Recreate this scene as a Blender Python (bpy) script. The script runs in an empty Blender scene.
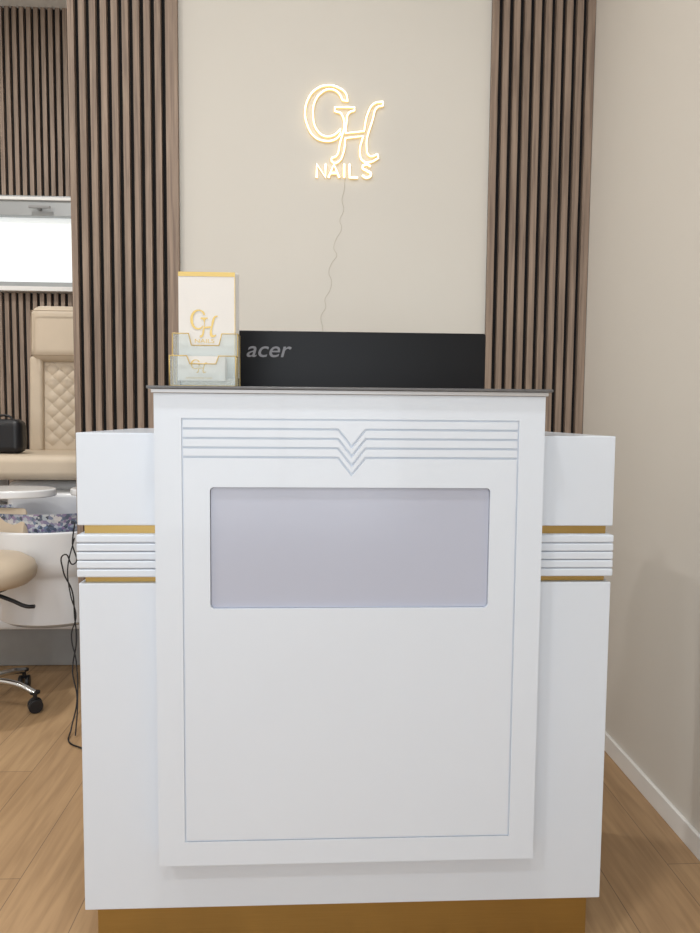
import bpy, bmesh, math, random
from mathutils import Vector, Matrix
random.seed(3)
SC=bpy.context.scene
COL=SC.collection
SC.view_settings.view_transform='Standard'
SC.view_settings.look='None'
SC.view_settings.exposure=0.0

def lin(c):
    return tuple((v/255/12.92 if v/255<=0.04045 else ((v/255+0.055)/1.055)**2.4) for v in c)+(1,)

# ---------------------------------------------------------------- materials
def new_mat(name):
    m=bpy.data.materials.new(name); m.use_nodes=True
    nt=m.node_tree; b=nt.nodes['Principled BSDF']
    return m,nt,b
def mat(name,rgb,rough=0.5,metal=0.0,noise=0.0,nscale=8,coat=0.0,bump=0.0,bscale=60,emis=None,estr=0,spec=None):
    m,nt,b=new_mat(name)
    b.inputs['Base Color'].default_value=lin(rgb)
    b.inputs['Roughness'].default_value=rough
    b.inputs['Metallic'].default_value=metal
    b.inputs['Coat Weight'].default_value=coat
    if spec is not None: b.inputs['Specular IOR Level'].default_value=spec
    tc=nt.nodes.new('ShaderNodeTexCoord')
    if noise>0:
        n=nt.nodes.new('ShaderNodeTexNoise'); n.inputs['Scale'].default_value=nscale; n.inputs['Detail'].default_value=4
        nt.links.new(tc.outputs['Object'],n.inputs['Vector'])
        r=nt.nodes.new('ShaderNodeValToRGB')
        c=lin(rgb)
        r.color_ramp.elements[0].position=.3; r.color_ramp.elements[1].position=.7
        r.color_ramp.elements[0].color=tuple(v*(1-noise) for v in c[:3])+(1,)
        r.color_ramp.elements[1].color=tuple(min(1,v*(1+noise)) for v in c[:3])+(1,)
        nt.links.new(n.outputs['Fac'],r.inputs['Fac']); nt.links.new(r.outputs['Color'],b.inputs['Base Color'])
    if bump>0:
        n2=nt.nodes.new('ShaderNodeTexNoise'); n2.inputs['Scale'].default_value=bscale; n2.inputs['Detail'].default_value=3
        nt.links.new(tc.outputs['Object'],n2.inputs['Vector'])
        bp=nt.nodes.new('ShaderNodeBump'); bp.inputs['Strength'].default_value=bump; bp.inputs['Distance'].default_value=.002
        nt.links.new(n2.outputs['Fac'],bp.inputs['Height']); nt.links.new(bp.outputs['Normal'],b.inputs['Normal'])
    if emis:
        b.inputs['Emission Color'].default_value=lin(emis); b.inputs['Emission Strength'].default_value=estr
    return m

def mat_wood_slat():
    m,nt,b=new_mat('walnut_slat')
    tc=nt.nodes.new('ShaderNodeTexCoord'); mp=nt.nodes.new('ShaderNodeMapping')
    mp.inputs['Scale'].default_value=(60,60,2.2)
    n=nt.nodes.new('ShaderNodeTexNoise'); n.inputs['Scale'].default_value=1.6; n.inputs['Detail'].default_value=6; n.inputs['Distortion'].default_value=.4
    r=nt.nodes.new('ShaderNodeValToRGB')
    r.color_ramp.elements[0].position=.3; r.color_ramp.elements[0].color=lin((120,103,91))
    r.color_ramp.elements[1].position=.72; r.color_ramp.elements[1].color=lin((166,146,130))
    nt.links.new(tc.outputs['Object'],mp.inputs['Vector']); nt.links.new(mp.outputs['Vector'],n.inputs['Vector'])
    nt.links.new(n.outputs['Fac'],r.inputs['Fac']); nt.links.new(r.outputs['Color'],b.inputs['Base Color'])
    b.inputs['Roughness'].default_value=.6
    return m
def mat_floor():
    m,nt,b=new_mat('oak_planks')
    tc=nt.nodes.new('ShaderNodeTexCoord'); mp=nt.nodes.new('ShaderNodeMapping')
    mp.inputs['Rotation'].default_value=(0,0,math.radians(90)); mp.inputs['Location'].default_value=(.3,.07,0)
    br=nt.nodes.new('ShaderNodeTexBrick')
    br.inputs['Color1'].default_value=lin((184,153,116)); br.inputs['Color2'].default_value=lin((174,142,106))
    br.inputs['Mortar'].default_value=lin((125,102,78))
    br.inputs['Scale'].default_value=1; br.inputs['Mortar Size'].default_value=.0014; br.inputs['Mortar Smooth'].default_value=.3
    br.inputs['Brick Width'].default_value=1.5; br.inputs['Row Height'].default_value=.19; br.offset=.37
    nt.links.new(tc.outputs['Object'],mp.inputs['Vector']); nt.links.new(mp.outputs['Vector'],br.inputs['Vector'])
    mp2=nt.nodes.new('ShaderNodeMapping'); mp2.inputs['Scale'].default_value=(22,1.6,1)
    n=nt.nodes.new('ShaderNodeTexNoise'); n.inputs['Scale'].default_value=2; n.inputs['Detail'].default_value=7; n.inputs['Distortion'].default_value=.7
    nt.links.new(tc.outputs['Object'],mp2.inputs['Vector']); nt.links.new(mp2.outputs['Vector'],n.inputs['Vector'])
    r=nt.nodes.new('ShaderNodeValToRGB')
    r.color_ramp.elements[0].position=.3; r.color_ramp.elements[0].color=(.78,.75,.72,1)
    r.color_ramp.elements[1].position=.65; r.color_ramp.elements[1].color=(1.05,1.05,1.05,1)
    nt.links.new(n.outputs['Fac'],r.inputs['Fac'])
    mx=nt.nodes.new('ShaderNodeMix'); mx.data_type='RGBA'; mx.blend_type='MULTIPLY'; mx.inputs[0].default_value=1
    nt.links.new(br.outputs['Color'],mx.inputs[6]); nt.links.new(r.outputs['Color'],mx.inputs[7])
    nt.links.new(mx.outputs[2],b.inputs['Base Color'])
    b.inputs['Roughness'].default_value=.42
    return m
def mat_acrylic():
    m=bpy.data.materials.new('clear_acrylic'); m.use_nodes=True; nt=m.node_tree; nt.nodes.clear()
    o=nt.nodes.new('ShaderNodeOutputMaterial'); t=nt.nodes.new('ShaderNodeBsdfTransparent'); g=nt.nodes.new('ShaderNodeBsdfPrincipled')
    g.inputs['Base Color'].default_value=(.85,.9,.92,1); g.inputs['Roughness'].default_value=.08
    t.inputs['Color'].default_value=(.96,.98,.98,1)
    mx=nt.nodes.new('ShaderNodeMixShader'); mx.inputs[0].default_value=.13
    nt.links.new(t.outputs[0],mx.inputs[1]); nt.links.new(g.outputs[0],mx.inputs[2]); nt.links.new(mx.outputs[0],o.inputs[0])
    return m
def mat_glitter():
    m,nt,b=new_mat('iridescent_foil')
    tc=nt.nodes.new('ShaderNodeTexCoord'); v=nt.nodes.new('ShaderNodeTexVoronoi'); v.inputs['Scale'].default_value=75
    nt.links.new(tc.outputs['Object'],v.inputs['Vector'])
    r=nt.nodes.new('ShaderNodeValToRGB'); cr=r.color_ramp
    cr.elements[0].color=lin((86,92,108)); cr.elements[1].color=lin((225,228,235))
    for p,c in ((.25,(125,145,175)),(.5,(160,140,180)),(.7,(180,195,210))):
        e=cr.elements.new(p); e.color=lin(c)
    sp=nt.nodes.new('ShaderNodeSeparateColor'); nt.links.new(v.outputs['Color'],sp.inputs[0])
    nt.links.new(sp.outputs[0],r.inputs['Fac']); nt.links.new(r.outputs['Color'],b.inputs['Base Color'])
    b.inputs['Metallic'].default_value=.3; b.inputs['Roughness'].default_value=.25
    return m
def mat_brushed_gold(name='brushed_gold',rgb=(180,152,94)):
    m,nt,b=new_mat(name)
    b.inputs['Metallic'].default_value=.9; b.inputs['Roughness'].default_value=.28
    tc=nt.nodes.new('ShaderNodeTexCoord'); mp=nt.nodes.new('ShaderNodeMapping'); mp.inputs['Scale'].default_value=(3,3,120)
    n=nt.nodes.new('ShaderNodeTexNoise'); n.inputs['Scale'].default_value=4
    nt.links.new(tc.outputs['Object'],mp.inputs['Vector']); nt.links.new(mp.outputs['Vector'],n.inputs['Vector'])
    r=nt.nodes.new('ShaderNodeValToRGB'); c=lin(rgb)
    r.color_ramp.elements[0].color=tuple(v*.85 for v in c[:3])+(1,); r.color_ramp.elements[1].color=c
    nt.links.new(n.outputs['Fac'],r.inputs['Fac']); nt.links.new(r.outputs['Color'],b.inputs['Base Color'])
    return m

M_white=mat('white_lacquer',(215,224,236),.3,noise=.01,nscale=2,coat=.2)
M_gold=mat_brushed_gold()
M_goldtrim=mat('gold_trim',(200,172,104),.3,metal=.4)
M_frost=mat('frosted_acrylic',(180,186,204),.18,noise=.015,nscale=3)
M_slat=mat_wood_slat()
M_felt=mat('black_felt',(27,25,26),.95,noise=.1,nscale=200)
M_wall=mat('greige_plaster',(220,217,210),.85,noise=.012,nscale=1.5,bump=.08,bscale=90)
M_wallr=mat('cream_plaster',(212,207,199),.85,noise=.012,nscale=1.5,bump=.08,bscale=90)
M_ceil=mat('ceiling_white',(232,231,228),.9,noise=.01,nscale=2)
M_trim=mat('trim_white',(235,234,232),.45,noise=.01,nscale=4)
M_floor=mat_floor()
M_black=mat('black_plastic',(17,18,24),.42,noise=.05,nscale=20)
M_monblack=mat('monitor_black',(7,8,13),.34,noise=.02,nscale=20,spec=.25)
M_logo=mat('grey_logo',(120,120,126),.4,noise=.02)
M_grey=mat('grey_stone',(96,96,98),.3,noise=.12,nscale=60)
M_silver=mat('silver_edge',(190,190,192),.35,metal=.3,noise=.02)
M_beige=mat('beige_leather',(203,187,166),.5,noise=.03,nscale=10,bump=.15,bscale=150)
M_seam=mat('leather_seam',(160,140,118),.6,noise=.02)
M_pedwhite=mat('gloss_white_plastic',(232,234,238),.18,noise=.01,nscale=3,coat=.3)
M_darkgrey=mat('grey_plinth',(150,150,150),.6,noise=.04,nscale=20)  # even grey for the chair plinth and window handle
M_chrome=mat('chrome',(205,207,210),.12,metal=1,noise=.01)
M_alu=mat('aluminium_frame',(165,168,170),.35,metal=.4,noise=.02)
M_pane=mat('frosted_daylight_glass',(238,242,242),.3,noise=.01,emis=(236,243,245),estr=.5)
M_paper=mat('paper_white',(226,225,223),.6,noise=.01)
M_acr=mat_acrylic()
M_glit=mat_glitter()
M_tube=mat('neon_core',(255,250,238),.4,emis=(255,250,238),estr=1.9,noise=.001)
M_halo=mat('neon_gold_jacket',(225,195,120),.4,emis=(255,218,140),estr=.6,noise=.001)
M_wire=mat('wire_grey',(200,194,182),.5,noise=.02)
M_fill_lamp=mat('fill_lamp_diffuser',(255,250,240),.5,emis=(255,246,232),estr=4,noise=.001)  # glowing disc of the added, out-of-view ceiling fixtures

# ---------------------------------------------------------------- mesh helpers
def link(o,parent=None):
    COL.objects.link(o)
    if parent is not None: o.parent=parent
    return o
def empty(name,loc=(0,0,0)):
    e=bpy.data.objects.new(name,None); e.empty_display_size=.1; COL.objects.link(e); return e
def finish(bm,name,m,parent=None,bevel=0,seg=2,smooth=False,ang=35):
    bmesh.ops.recalc_face_normals(bm,faces=bm.faces)
    me=bpy.data.meshes.new(name); bm.to_mesh(me); bm.free()
    if m: me.materials.append(m)
    o=bpy.data.objects.new(name,me); link(o,parent)
    if smooth or bevel>0:
        for p in me.polygons: p.use_smooth=True
        try: me.set_sharp_from_angle(angle=math.radians(ang))
        except Exception: pass
    if bevel>0:
        b=o.modifiers.new('bevel','BEVEL'); b.width=bevel; b.segments=seg; b.limit_method='ANGLE'; b.angle_limit=math.radians(40); b.harden_normals=True
    return o
def bm_box(bm,x0,x1,y0,y1,z0,z1):
    v=[bm.verts.new((x,y,z)) for x in (x0,x1) for y in (y0,y1) for z in (z0,z1)]
    for f in ((0,1,3,2),(4,6,7,5),(0,4,5,1),(2,3,7,6),(0,2,6,4),(1,5,7,3)): bm.faces.new([v[i] for i in f])
def box(name,x0,x1,y0,y1,z0,z1,m,parent=None,bevel=0,seg=2):
    bm=bmesh.new(); bm_box(bm,x0,x1,y0,y1,z0,z1); return finish(bm,name,m,parent,bevel,seg)
def boxes(name,lst,m,parent=None,bevel=0,seg=1):
    bm=bmesh.new()
    for b in lst: bm_box(bm,*b)
    return finish(bm,name,m,parent,bevel,seg)
def bm_prism(bm,pts,a0,a1,plane='xy'):
    def P(u,v,w): return (u,v,w) if plane=='xy' else (u,w,v)
    A=[bm.verts.new(P(u,v,a0)) for u,v in pts]; B=[bm.verts.new(P(u,v,a1)) for u,v in pts]
    n=len(pts); bm.faces.new(A[::-1]); bm.faces.new(B)
    for i in range(n): bm.faces.new((A[i],A[(i+1)%n],B[(i+1)%n],B[i]))
def prism(name,pts,a0,a1,plane,m,parent=None,bevel=0,seg=2):
    bm=bmesh.new(); bm_prism(bm,pts,a0,a1,plane); return finish(bm,name,m,parent,bevel,seg)
def rrect(x0,x1,z0,z1,r,n=6):
    p=[]
    for cx,cz,a in ((x1-r,z1-r,0),(x0+r,z1-r,90),(x0+r,z0+r,180),(x1-r,z0+r,270)):
        for i in range(n+1):
            t=math.radians(a+90*i/n); p.append((cx+r*math.cos(t),cz+r*math.sin(t)))
    return p
def lathe(name,prof,m,parent=None,loc=(0,0,0),sx=1,sy=1,n=40,smooth=True):
    bm=bmesh.new(); rings=[]
    for r,z in prof:
        rings.append([bm.verts.new((loc[0]+r*sx*math.cos(2*math.pi*i/n),loc[1]+r*sy*math.sin(2*math.pi*i/n),loc[2]+z)) for i in range(n)])
    for a,b in zip(rings,rings[1:]):
        for i in range(n): bm.faces.new((a[i],a[(i+1)%n],b[(i+1)%n],b[i]))
    bm.faces.new(rings[0][::-1]); bm.faces.new(rings[-1])
    return finish(bm,name,m,parent,0,2,smooth,50)
def tube(name,pts,r,m,parent=None,closed=False,smooth=True,res=3,bez=False,sharp=()):
    cu=bpy.data.curves.new(name,'CURVE'); cu.dimensions='3D'; cu.bevel_depth=r; cu.bevel_resolution=res; cu.use_fill_caps=True
    if bez:
        s=cu.splines.new('BEZIER'); s.bezier_points.add(len(pts)-1)
        for i,(b,p) in enumerate(zip(s.bezier_points,pts)):
            b.co=p; b.handle_left_type=b.handle_right_type='VECTOR' if i in sharp else 'AUTO'
        s.resolution_u=8
    else:
        s=cu.splines.new('POLY'); s.points.add(len(pts)-1)
        for b,p in zip(s.points,pts): b.co=(*p,1)
    s.use_cyclic_u=closed
    cu.materials.append(m)
    o=bpy.data.objects.new(name,cu); link(o,parent); return o
def to_mesh(o):
    dg=bpy.context.evaluated_depsgraph_get(); dg.update()
    me=bpy.data.meshes.new_from_object(o.evaluated_get(dg)); 
    n=bpy.data.objects.new(o.name,me); nm=o.name; par=o.parent; mw=o.matrix_world.copy()
    bpy.data.objects.remove(o); n.name=nm; link(n,par); n.matrix_world=mw
    return n
def cushion(name,x0,x1,y0,y1,z0,z1,m,parent,bev=.03,rot=None,piv=None):
    o=box(name,x0,x1,y0,y1,z0,z1,m,parent,bevel=bev,seg=5)
    if rot is not None:
        piv=Vector(piv); Mx=Matrix.Translation(piv)@Matrix.Rotation(rot,4,'X')@Matrix.Translation(-piv)
        o.data.transform(Mx)
    return o

# ---------------------------------------------------------------- room shell
XR=.986; XL=-2.75; YF=-4.6; YB=2.8; H=3.5; YW=1.305
box('floor',XL-.1,XR+.1,YF-.1,YB+.1,-.05,0,M_floor)
box('ceiling',XL-.1,XR+.1,YF-.1,YB+.1,H,H+.05,M_ceil)
box('wall_right',XR,XR+.1,YF-.1,YB+.1,0,H,M_wallr)
box('wall_left',XL-.1,XL,YF-.1,YB+.1,0,H,M_wall)
box('wall_partition',-.985,XR,YW,YW+.12,0,H,M_wall)
# rear wall with clerestory opening
WX0,WX1,WZ0,WZ1=-2.5,-1.1,1.93,2.45
boxes('wall_back',[(XL,XR,YB,YB+.1,0,WZ0),(XL,XR,YB,YB+.1,WZ1,H),(XL,WX0,YB,YB+.1,WZ0,WZ1),(WX1,XR,YB,YB+.1,WZ0,WZ1)],M_wall)
# shop-front wall with big glazed opening behind the camera
boxes('wall_front',[(XL,XR,YF-.1,YF,0,.12),(XL,XR,YF-.1,YF,3.0,H),(XL,-2.5,YF-.1,YF,.12,3.0),(.7,XR,YF-.1,YF,.12,3.0)],M_wall)
w=empty('window_2')
boxes('mullions',[(-2.5,.7,YF-.07,YF-.03,.12,.18),(-2.5,.7,YF-.07,YF-.03,2.94,3.0)]+[(x-.03,x+.03,YF-.07,YF-.03,.18,2.94) for x in (-2.47,-1.43,-.36,.67)],M_alu,w)
# baseboards
box('baseboard_right',XR-.013,XR,YF,YW-.03,0,.064,M_trim,bevel=.003)
box('baseboard_left',XL,XL+.013,YF,YB,0,.064,M_trim,bevel=.003)
box('baseboard_partition',-.58,.575,YW-.013,YW,0,.064,M_trim,bevel=.003)

# slat wall panels
def slat_panel(name,x0,x1,yf,z0,z1,trim_l=0,trim_r=0,th=.022,pitch=.0405):
    e=empty(name)
    box('felt_backing',x0+.001,x1-.001,yf+th,yf+th+.007,z0,z1,M_felt,e)
    L=[]; a=x0; b=x1; gap=.0165
    if trim_l: L.append((x0,x0+trim_l,yf,yf+th,z0,z1)); a=x0+trim_l+gap
    if trim_r: L.append((x1-trim_r,x1,yf,yf+th,z0,z1)); b=x1-trim_r-gap
    n=max(2,round((b-a+gap)/pitch)); p=(b-a+gap)/n
    for i in range(n): L.append((a+i*p,a+i*p+p-gap,yf,yf+th,z0,z1))
    boxes('slats',L,M_slat,e,bevel=.001)
    return e
slat_panel('slat_wall_panel',-.998,-.597,YW-.029,0.001,H-.001,0,.044)
slat_panel('slat_wall_panel',.589,.984,YW-.029,0.001,H-.001,.0,.03)
slat_panel('slat_wall_panel',-2.7,-.9,YB-.029,.001,1.90)
slat_panel('slat_wall_panel',-2.7,-.9,YB-.029,2.452,H-.001)
# clerestory window
w=empty('window_1')
boxes('frame',[(WX0,WX1,YB-.045,YB+.02,WZ1-.115,WZ1),(WX0,WX1,YB-.045,YB+.02,WZ0,WZ0+.03),(WX0,WX0+.04,YB-.045,YB+.02,WZ0+.03,WZ1-.115),(WX1-.04,WX1,YB-.045,YB+.02,WZ0+.03,WZ1-.115)],M_alu,w,bevel=.003)
box('rail_lip',WX0,WX1,YB-.06,YB-.045,WZ1-.03,WZ1-.012,M_trim,w,bevel=.002)
box('pane',WX0+.04,WX1-.04,YB,YB+.01,WZ0+.03,WZ1-.115,M_pane,w)
box('sill',WX0,WX1,YB-.08,YB,WZ0-.028,WZ0-.001,M_trim,w,bevel=.003)
boxes('handle',[(-1.68,-1.66,YB-.075,YB-.045,2.365,2.385),(-1.72,-1.60,YB-.09,YB-.075,2.368,2.382)],M_darkgrey,w,bevel=.002)

# ---------------------------------------------------------------- reception desk
desk=empty('reception_desk')
panel=box('front_panel',-.396,.396,-.05,-.0002,.257,1.242,M_white,desk)
def boolean(target,cut):
    md=target.modifiers.new('b','BOOLEAN'); md.operation='DIFFERENCE'; md.solver='EXACT'; md.object=cut
    dg=bpy.context.evaluated_depsgraph_get(); dg.update()
    me=bpy.data.meshes.new_from_object(target.evaluated_get(dg))
    target.modifiers.remove(md); target.data=me
    bpy.data.objects.remove(cut)
def groove(pts,w=.004,depth=.0045,closed=False):
    # offset polyline both sides in xz
    n=len(pts); L=[];R=[]
    for i in range(n):
        p=Vector(pts[i]); 
        a=Vector(pts[i-1]) if (i>0 or closed) else None
        b=Vector(pts[(i+1)%n]) if (i<n-1 or closed) else None
        d1=(p-a).normalized() if a is not None else (b-p).normalized()
        d2=(b-p).normalized() if b is not None else d1
        n1=Vector((-d1.y,d1.x)); n2=Vector((-d2.y,d2.x)); m=(n1+n2).normalized(); k=w/2/max(.3,m.dot(n1))
        L.append(p+m*k); R.append(p-m*k)
    bm=bmesh.new(); y0,y1=-.06,-.05+depth
    vs=[[bm.verts.new((q.x,y,q.y)) for q in side for y in (y0,y1)] for side in (L,R)]
    m=n if closed else n-1
    for i in range(m):
        j=(i+1)%n
        l0,l1,l0b,l1b=vs[0][2*i],vs[0][2*i+1],vs[0][2*j],vs[0][2*j+1]
        r0,r1,r0b,r1b=vs[1][2*i],vs[1][2*i+1],vs[1][2*j],vs[1][2*j+1]
        bm.faces.new((l0,l0b,l1b,l1)); bm.faces.new((r0,r1,r1b,r0b)); bm.faces.new((l0,r0,r0b,l0b)); bm.faces.new((l1,l1b,r1b,r1))
    if not closed:
        bm.faces.new((vs[0][0],vs[0][1],vs[1][1],vs[1][0])); e=2*(n-1); bm.faces.new((vs[0][e],vs[1][e],vs[1][e+1],vs[0][e+1]))
    return finish(bm,'cut',None)
boolean(panel,groove([(-.340,.310),(.341,.310),(.341,1.191),(-.340,1.191)],closed=True,w=.0034,depth=.0038))
for z in (1.172,1.153,1.134,1.115):
    boolean(panel,groove([(-.3385,z),(-.028,z),(0,z-.035),(.028,z),(.3395,z)],w=.0042,depth=.005))
bm=bmesh.new(); bm_prism(bm,rrect(-.286,.286,.804,1.054,.009),-.06,-.036,'xz'); boolean(panel,finish(bm,'cut',None))
for p in panel.data.polygons: p.use_smooth=False
b=panel.modifiers.new('bevel','BEVEL'); b.width=.0012; b.segments=2; b.limit_method='ANGLE'; b.angle_limit=math.radians(40)
prism('light_window',rrect(-.2855,.2855,.8045,1.0535,.0088),-.043,-.0362,'xz',M_frost,desk,bevel=.0006,seg=1)
box('lower_body',-.567,.567,0,.507,.128,.846,M_white,desk,bevel=.0025)
for s,nm in ((-1,'left'),(1,'right')):
    def X(a,b): return (min(s*a,s*b),max(s*a,s*b))
    x0,x1=X(.395,.567)
    box('wing_upper_'+nm,x0,x1,0,.507,.968,1.161,M_white,desk,bevel=.0025)
    x0,x1=X(.395,.556)
    box('gold_core_'+nm,x0,x1,.012,.5,.8465,.9675,M_gold,desk)
    x0,x1=X(.395,.562)
    box('rib_core_'+nm,x0,x1,.005,.505,.859,.950,M_white,desk)
    x0,x1=X(.395,.569); L=[]
    for i in range(5):
        z=.859+i*.0182; L.append((x0,x1,-.004,.507,z,z+.0172))
    boxes('ribs_'+nm,L,M_white,desk,bevel=.0035,seg=3)
box('carcass',-.394,.394,.0005,.16,.8465,1.24,M_white,desk)
box('work_surface',-.394,.394,.161,.56,.847,.87,M_white,desk,bevel=.002)
box('countertop_edge',-.4,.4,-.056,.18,1.2425,1.2505,M_silver,desk,bevel=.001)
box('countertop_slab',-.408,.408,-.062,.19,1.2507,1.2565,M_grey,desk,bevel=.0015)
box('gold_plinth',-.549,.549,.03,.47,0,.1275,M_gold,desk,bevel=.001)

# ---------------------------------------------------------------- monitor
mon=empty('computer_monitor')
y0=.30
prism('housing',rrect(-.268,.354,1.05,1.409,.006),y0+.0,y0+.028,'xz',M_monblack,mon,bevel=.003)
box('rear_bulge',-.12,.2,y0-.025,y0+.001,1.08,1.25,M_monblack,mon,bevel=.008)
box('screen',-.262,.348,y0+.028,y0+.029,1.06,1.40,M_black,mon)
box('stand_neck',.02,.07,y0-.045,y0-.024,.88,1.2,M_black,mon,bevel=.004)
prism('stand_base',rrect(-.08,.17,y0-.11,y0+.13,.03),.8705,.882,'xy',M_black,mon,bevel=.002)
tx=bpy.data.curves.new('maker_lettering','FONT'); tx.body='acer'; tx.shear=.25; tx.offset=.006; tx.size=1
to=bpy.data.objects.new('maker_lettering',tx); COL.objects.link(to); tx.materials.append(M_logo)
to=to_mesh(to)
xs=[v.co.x for v in to.data.vertices]; ys=[v.co.y for v in to.data.vertices]
tx0,tx1=-.246,-.134; tz0,tz1=1.3435,1.3705
ax,bx,ay,by=min(xs),max(xs),min(ys),max(ys)
for v in to.data.vertices:
    v.co=Vector((tx0+(v.co.x-ax)/(bx-ax)*(tx1-tx0), y0-.0006, tz0+(v.co.y-ay)/(by-ay)*(tz1-tz0)))
to.name='maker_lettering'; to.parent=mon

# ---------------------------------------------------------------- neon sign
G=[(348,98),(346,90),(338,84),(328,82),(316,86),(308,96),(305,110),(308,124),(315,134),(326,138),(336,136),(341,131),(341,126),(334,132),(325,133),(317,127),(313,112),(315,98),(322,89),(330,86),(338,89),(343,97)]
Gs=(0,11,12,21)
Hh=[(335,104),(355,104),(355,107),(349,110),(347,120),(346,130),(365,128),(369,109),(375,100),(384,98),(384,102),(378,104),(374,115),(368,147),(371,153),(379,151),(380,155),(372,159),(364,158),(361,150),(364,133),(346,135),(344,150),(340,158),(334,160),(332,156),(337,153),(340,143),(342,111),(335,108)]
Hs=(0,1,2,5,6,9,10,15,16,20,21,29)
def sg(p,y=0): return (-.121+(p[0]-305)*.00375, y, 2.449-(p[1]-82)*.00367+(p[0]-305)*.00008)
sign=empty('neon_wall_sign')
def neon(nm,pts,closed,r=.0026,bez=True,sharp=()):
    tube(nm+'_jacket',[sg(p,YW-.007) for p in pts],r+.0020,M_halo,sign,closed,bez=bez,sharp=sharp)
    tube(nm+'_core',[sg(p,YW-.0125) for p in pts],r,M_tube,sign,closed,bez=bez,sharp=sharp)
neon('letter_g',G,True,sharp=Gs); neon('letter_h',Hh,True,sharp=Hs)
strokes=[('n',[(317,175),(317,161.5),(326,175),(326,161.5)]),('a',[(329,175),(334.5,161.5),(340,175)]),('a_bar',[(331.2,170.5),(337.8,170.5)]),('i',[(345,161.5),(345,175)]),('l',[(350.5,161.5),(350.5,175),(359,175)])]
for nm,pts in strokes: neon('small_'+nm,pts,False,.0036,False)
neon('small_s',[(372,163.5),(368,161.5),(363.8,164.5),(368,168),(372.5,171.5),(368.5,175),(363.5,173)],False,.0036)
tube('power_lead',[sg(p,YW-.001) for p in [(346,176),(345,188),(343,197),(345,207),(341,218),(343,226),(337,238),(335,247),(338,254),(333,262),(330,272),(333,281),(331,291),(326,300),(327,308),(322,318),(324,330),(322,350),(322,390),(322,600)]],.001,M_wire,sign,bez=True,res=2)

# ---------------------------------------------------------------- leaflet / card holder
ch=empty('leaflet_holder')
zc=1.2567
def flatshape(name,pts,m,parent,x0,x1,z0,z1,y,ext=(305,384,82,160),sharp=()):
    cu=bpy.data.curves.new(name,'CURVE'); cu.dimensions='2D'; cu.fill_mode='BOTH'
    s=cu.splines.new('BEZIER'); s.bezier_points.add(len(pts)-1)
    for i,(b,p) in enumerate(zip(s.bezier_points,pts)):
        b.co=(p[0],-p[1],0); b.handle_left_type=b.handle_right_type='VECTOR' if i in sharp else 'AUTO'
    s.use_cyclic_u=True; s.resolution_u=6
    o=bpy.data.objects.new(name,cu); COL.objects.link(o); cu.materials.append(m)
    o=to_mesh(o); o.name=name; o.parent=parent
    for v in o.data.vertices:
        v.co=Vector((x0+(v.co.x-ext[0])/(ext[1]-ext[0])*(x1-x0), y, z1+(v.co.y+ext[2])/(ext[3]-ext[2])*(z1-z0)))
# back pocket with leaflets
xa,xb=-.357,-.241
bm=bmesh.new()
for i in range(9):
    yy=.012+i*.0028; bm_box(bm,xa+.0006*i,xb+.0007*i,yy,yy+.0018,zc+.02,1.492-.0012*(i%3)+.0003*i)
finish(bm,'leaflets',M_paper,ch)
box('leaflet_gold_band',xa,xb,.0112,.0121,1.4835,1.4925,M_goldtrim,ch)
box('leaflet_gold_edge',xb-.0012,xb+.0002,.0112,.0121,zc+.02,1.4835,M_goldtrim,ch)
flatshape('leaflet_letter_g',G,M_goldtrim,ch,-.333,-.277,1.359,1.416,.0108,sharp=Gs)
flatshape('leaflet_letter_h',Hh,M_goldtrim,ch,-.333,-.277,1.359,1.416,.0108,sharp=Hs)
def text(name,s,x0,x1,z0,z1,y,m,parent):
    t=bpy.data.curves.new(name,'FONT'); t.body=s; o=bpy.data.objects.new(name,t); COL.objects.link(o); t.materials.append(m)
    o=to_mesh(o); o.name=name; o.parent=parent
    X_=[v.co.x for v in o.data.vertices]; Y_=[v.co.y for v in o.data.vertices]; a,b,c,d=min(X_),max(X_),min(Y_),max(Y_)
    for v in o.data.vertices: v.co=Vector((x0+(v.co.x-a)/(b-a)*(x1-x0),y,z0+(v.co.y-c)/(d-c)*(z1-z0)))
text('leaflet_nails_text','NAILS',-.324,-.284,1.348,1.356,.0108,M_goldtrim,ch)
# business cards
bm=bmesh.new()
for i in range(6):
    yy=-.022+i*.0025; bm_box(bm,-.353+.0004*i,-.258+.0004*i,yy,yy+.001,zc+.012,1.318)
finish(bm,'business_cards',M_paper,ch)
flatshape('card_letter_g',G,M_goldtrim,ch,-.327,-.294,1.284,1.311,-.0226,sharp=Gs)
flatshape('card_letter_h',Hh,M_goldtrim,ch,-.327,-.294,1.284,1.311,-.0226,sharp=Hs)
text('card_text','APPOINTMENT CARD',-.337,-.284,1.272,1.2755,-.0226,M_goldtrim,ch)
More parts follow.
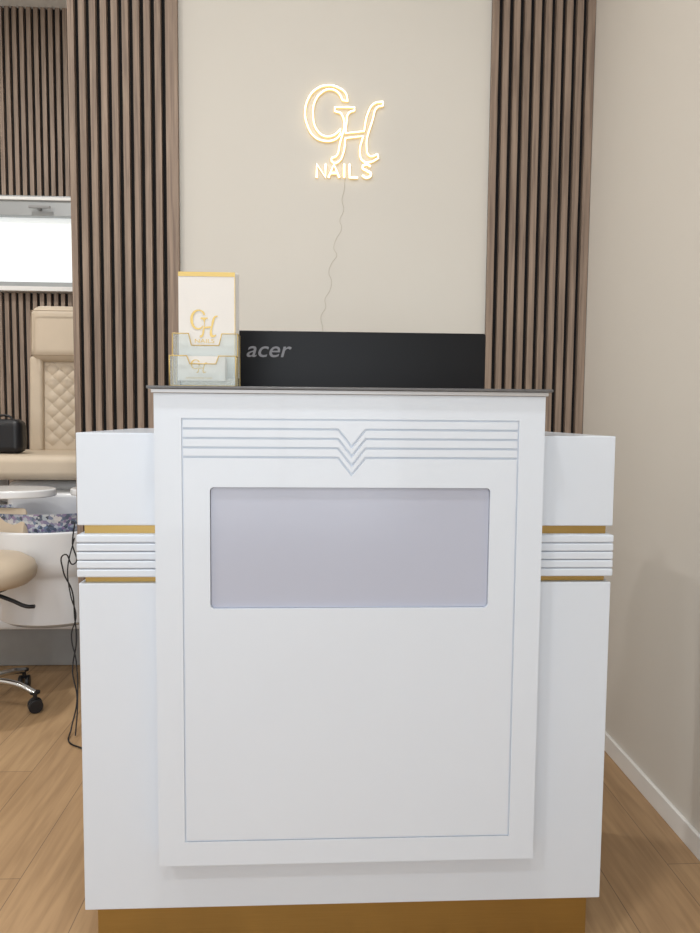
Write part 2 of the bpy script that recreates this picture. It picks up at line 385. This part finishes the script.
# acrylic pocket boards: notched profile
def notched(x0,x1,z0,z1,nw,nd):
    c=(x0+x1)/2
    return [(x0,z0),(x1,z0),(x1,z1),(c+nw,z1),(c+nw-.006,z1-nd),(c-nw+.006,z1-nd),(c-nw,z1),(x0,z1)]
X0,X1=-.368,-.235
for nm,y,z1,nw,nd in (('front',-.030,1.318,.032,.016),('middle',.002,1.366,.034,.024)):
    p=notched(X0,X1,zc+.001,z1,nw,nd)
    prism('pocket_'+nm,p,y,y+.002,'xz',M_acr,ch)
    tube('pocket_edge_'+nm,[(a,y+.001,b) for a,b in p],.0015,M_goldtrim,ch,True,res=1)
prism('pocket_rear',[(X0,zc),(X1,zc),(X1,1.366),(X0,1.366)],.040,.042,'xz',M_acr,ch)
for nm,x in (('left',X0),('right',X1)):
    bm=bmesh.new(); pts=[(-.030,zc),(.042,zc),(.042,1.366),(.004,1.366),(.002,1.318),(-.030,1.318)]
    A=[bm.verts.new((x-.001,a,b)) for a,b in pts]; B=[bm.verts.new((x+.001,a,b)) for a,b in pts]
    bm.faces.new(A); bm.faces.new(B[::-1])
    for i in range(len(pts)): bm.faces.new((A[i],B[i],B[(i+1)%6],A[(i+1)%6]))
    finish(bm,'side_'+nm,M_acr,ch)
    tube('side_edge_'+nm,[(x,a,b) for a,b in pts],.0013,M_goldtrim,ch,True,res=1)
box('holder_base',X0,X1,-.030,.042,zc,zc+.003,M_acr,ch)

# ---------------------------------------------------------------- pedicure chair
pc=empty('pedicure_chair')
cx=-1.35
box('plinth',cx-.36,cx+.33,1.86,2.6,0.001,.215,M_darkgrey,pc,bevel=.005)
box('base_slab',cx-.42,cx+.40,1.72,2.65,.215,.265,M_pedwhite,pc,bevel=.02,seg=4)
box('seat_pedestal',cx-.24,cx+.24,2.02,2.5,.265,.87,M_pedwhite,pc,bevel=.04,seg=4)
cushion('seat_cushion',cx-.34,cx+.3,1.86,2.42,.885,1.005,M_beige,pc,.04)
cushion('backrest_core',cx-.225,cx+.225,2.33,2.42,.98,1.52,M_beige,pc,.035,rot=-.05,piv=(0,2.35,1.0))
cushion('backrest_bolster_left',cx-.235,cx-.165,2.30,2.36,.99,1.50,M_beige,pc,.02,rot=-.05,piv=(0,2.35,1.0))
cushion('backrest_bolster_right',cx+.165,cx+.235,2.30,2.36,.99,1.50,M_beige,pc,.02,rot=-.05,piv=(0,2.35,1.0))
cushion('headrest',cx-.232,cx+.232,2.27,2.40,1.47,1.765,M_beige,pc,.062,rot=-.05,piv=(0,2.35,1.0))
# quilted diamonds
bm=bmesh.new()
for i in range(4):
    for j in range(6):
        for off in (0,1):
            x=cx-.125+i*.078+off*.039; z=1.06+j*.075+off*.0375
            if abs(x-cx)>.14 or z>1.46: continue
            q=[(x,z-.036),(x+.037,z),(x,z+.036),(x-.037,z)]
            yb=2.325+(z-1)*.05; f=[bm.verts.new((a,yb+.004,b)) for a,b in q]
            q2=[(x,z-.02),(x+.021,z),(x,z+.02),(x-.021,z)]
            g=[bm.verts.new((a,yb-.004,b)) for a,b in q2]
            for k in range(4): bm.faces.new((f[k],f[(k+1)%4],g[(k+1)%4],g[k]))
            bm.faces.new(g)
finish(bm,'quilting',M_beige,pc,smooth=True,ang=80)
tube('headrest_piping',[(cx-.2,2.272,1.5),(cx-.2,2.285,1.73),(cx+.2,2.285,1.73),(cx+.2,2.272,1.5)],.003,M_seam,pc,True,res=2)
for s,nm in ((-1,'left'),(1,'right')):
    x=cx+s*.37
    cushion('armrest_'+nm,x-.04,x+.04,1.95,2.4,1.06,1.12,M_beige,pc,.025) if s>0 else None
    box('arm_bracket_'+nm,x-.02,x+.02,2.2,2.32,.5,1.06 if s>0 else .9,M_pedwhite,pc,bevel=.01)
# manicure trays
prism('tray_left',[(cx-.07+.21*math.cos(t*math.pi/20),1.64+.13*math.sin(t*math.pi/20)) for t in range(40)],.838,.872,'xy',M_pedwhite,pc,bevel=.008,seg=3)
prism('tray_right',[(cx+.37+.17*math.cos(t*math.pi/20),1.66+.12*math.sin(t*math.pi/20)) for t in range(40)],.845,.875,'xy',M_pedwhite,pc,bevel=.008,seg=3)
tube('tray_arm_left',[(cx-.2,1.68,.845),(cx-.28,1.85,.8),(cx-.2,2.05,.75)],.012,M_chrome,pc,bez=True)
tube('tray_arm_right',[(cx+.3,1.68,.845),(cx+.3,1.85,.8),(cx+.2,2.05,.75)],.012,M_chrome,pc,bez=True)
# foot basin
lathe('foot_basin',[(.20,.0),(.235,.02),(.245,.16),(.255,.22),(.262,.235),(.285,.25),(.295,.30),(.295,.39),(.30,.41),(.30,.425),(.285,.43),(.268,.42),(.25,.30),(.2,.25)],M_pedwhite,pc,(cx+.08,1.93-.18,.265),1.0,.80,48)
lathe('foil_liner',[(.2,0),(.262,.07),(.288,.13),(.292,.15),(.284,.15),(.25,.08),(.18,.03)],M_glit,pc,(cx+.08,1.75,.622),.98,.76,40)
# foot-rest shelf and rear hood of the basin, towel
prism('basin_hood',[(cx+.08+.27*math.cos(t*math.pi/20),1.93+.1*math.sin(t*math.pi/20)) for t in range(40)],.66,.83,'xy',M_pedwhite,pc,bevel=.02,seg=3)

# handbag on seat
hb=empty('black_handbag')
box('bag_body',-1.66,-1.475,1.93,2.03,1.006,1.17,M_black,hb,bevel=.035,seg=4)
tube('bag_handle',[(-1.62,1.98,1.15),(-1.60,1.98,1.18),(-1.57,1.98,1.188),(-1.54,1.98,1.18),(-1.52,1.98,1.15)],.006,M_black,hb,bez=True)

# ---------------------------------------------------------------- salon stool
st=empty('salon_stool')
sx,sy=-1.41,1.36
lathe('seat',[(.13,0),(.18,.008),(.205,.03),(.21,.06),(.20,.09),(.16,.115),(.08,.125),(.01,.128)],M_beige,st,(sx,sy,.51))
lathe('seat_pan',[(.10,0),(.12,.01),(.12,.02)],M_black,st,(sx,sy,.49))
# curved low back
bm=bmesh.new(); ring=[]
for k in range(15):
    a=math.radians(120+120*k/14); c=[]
    for (rr,zz) in ((.215,.60),(.235,.64),(.235,.78),(.225,.80),(.205,.79),(.195,.70),(.195,.62)):
        c.append(bm.verts.new((sx+.0+rr*math.cos(a),sy+rr*math.sin(a),zz)))
    ring.append(c)
for a,b in zip(ring,ring[1:]):
    for i in range(7): bm.faces.new((a[i],a[(i+1)%7],b[(i+1)%7],b[i]))
bm.faces.new(ring[0]); bm.faces.new(ring[-1][::-1])
bmesh.ops.rotate(bm,cent=(sx,sy,0),matrix=Matrix.Rotation(math.radians(-62),3,'Z'),verts=bm.verts)
o=finish(bm,'low_back',M_beige,st,smooth=True,ang=80); sm=o.modifiers.new('s','SUBSURF'); sm.levels=sm.render_levels=1
ba=math.radians(118); bx_,by_=math.cos(ba),math.sin(ba)
tube('back_bracket',[(sx,sy,.5),(sx+.16*bx_,sy+.16*by_,.495),(sx+.225*bx_,sy+.225*by_,.53),(sx+.225*bx_,sy+.225*by_,.66)],.01,M_chrome,st,bez=True)
lathe('gas_lift',[(.028,0),(.028,.2),(.016,.201),(.016,.4)],M_chrome,st,(sx,sy,.1))
tube('height_lever',[(sx+.03,sy,.485),(sx+.12,sy-.0,.45),(sx+.18,sy,.425),(sx+.21,sy,.425)],.008,M_black,st,bez=True)
lathe('hub',[(.04,0),(.045,.02),(.035,.06)],M_chrome,st,(sx,sy,.085))
for k in range(5):
    a=math.radians(72*k+66); ex,ey=sx+.25*math.cos(a),sy+.25*math.sin(a)
    ex-=.035; 
    tube('leg_%d'%(k+1),[(sx+.03*math.cos(a),sy+.03*math.sin(a),.125),(sx+.14*math.cos(a),sy+.14*math.sin(a),.11),(ex,ey,.078)],.013,M_chrome,st,bez=True)
    lathe('caster_stem_%d'%(k+1),[(.008,0),(.008,.03),(.02,.012+.02),(.02,.04)],M_black,st,(ex,ey,.045),n=12)
    for d in (-1,1):
        bm=bmesh.new(); t=Vector((-math.sin(a+.6),math.cos(a+.6),0))
        bmesh.ops.create_cone(bm,cap_ends=True,segments=20,radius1=.028,radius2=.028,depth=.018,matrix=Matrix.Translation((ex+t.x*.014*d,ey+t.y*.014*d,.0285))@t.to_track_quat('Z','Y').to_matrix().to_4x4())
        finish(bm,'caster_wheel_%d%s'%(k+1,'a' if d<0 else 'b'),M_black,st,bevel=.004)

# cord at the end of the partition
pc2=empty('power_cord')
tube('cord',[(-1.004,1.27,.78),(-1.012,1.262,.70),(-1.005,1.25,.62),(-1.035,1.24,.66),(-1.04,1.235,.60),(-1.008,1.235,.52),(-1.0,1.235,.42),(-.99,1.22,.33),(-1.0,1.20,.22),(-.975,1.17,.12),(-.985,1.13,.02),(-.97,1.06,.006),(-.90,1.0,.006)],.0028,M_black,pc2,bez=True)
tube('cord_loop',[(-1.006,1.268,.72),(-1.028,1.25,.60),(-1.015,1.24,.50),(-.995,1.235,.42),(-1.01,1.225,.35),(-.985,1.2,.25),(-.97,1.16,.1),(-.96,1.1,.007)],.0024,M_black,pc2,bez=True)

# ---------------------------------------------------------------- added ceiling fill lights
def fill_downlight(x,y,power,size=.16):  # unseen fixture with area light, added to brighten the room from above
    e=empty('added_ceiling_fill')
    lathe('ring',[(.095,0),(.1,.004),(.1,.012),(.08,.012)],M_trim,e,(x,y,H-.0125),n=32)
    lathe('diffuser',[(.078,0),(.078,.004)],M_fill_lamp,e,(x,y,H-.0165),n=32)
    l=bpy.data.lights.new('fill_lamp','AREA'); l.shape='DISK'; l.size=size; l.energy=power; l.color=(1,.985,.96)
    o=bpy.data.objects.new('fill_lamp',l); o.location=(x,y,H-.02); COL.objects.link(o); o.parent=e
for x,y,p in ((-.2,-2.6,16),(-.2,-.7,19),(-1.8,-.7,18),(-1.8,-2.6,16),(-1.8,1.2,30)): fill_downlight(x,y,p)
l=bpy.data.lights.new('daylight_shopfront','AREA'); l.shape='RECTANGLE'; l.size=3.1; l.size_y=2.7; l.energy=68; l.color=(.91,.96,1)
o=bpy.data.objects.new('daylight_shopfront',l); o.location=(-.9,YF-.12,1.56); o.rotation_euler=(math.radians(90),0,0); COL.objects.link(o)
wd=bpy.data.worlds.new('World'); SC.world=wd; wd.use_nodes=True
bg=wd.node_tree.nodes['Background']; bg.inputs[0].default_value=(.85,.92,1,1); bg.inputs[1].default_value=.5

# ---------------------------------------------------------------- camera
f,yaw,pitch,roll=701.907,.0478,.0722,.0084
cy,sy_=math.cos(yaw),math.sin(yaw); cp,sp=math.cos(pitch),math.sin(pitch)
F=Vector((sy_*cp,cy*cp,-sp)); R=Vector((cy,-sy_,0)); U=R.cross(F)
c,s=math.cos(roll),math.sin(roll); R,U=R*c+U*s,U*c-R*s
cd=bpy.data.cameras.new('camera'); cd.sensor_fit='HORIZONTAL'; cd.sensor_width=36; cd.lens=f/700*36; cd.clip_start=.02
co=bpy.data.objects.new('camera',cd); COL.objects.link(co)
Mx=Matrix((R,U,-F)).transposed().to_4x4(); Mx.translation=Vector((-.0712,-1.4698,1.2)); co.matrix_world=Mx
SC.camera=co
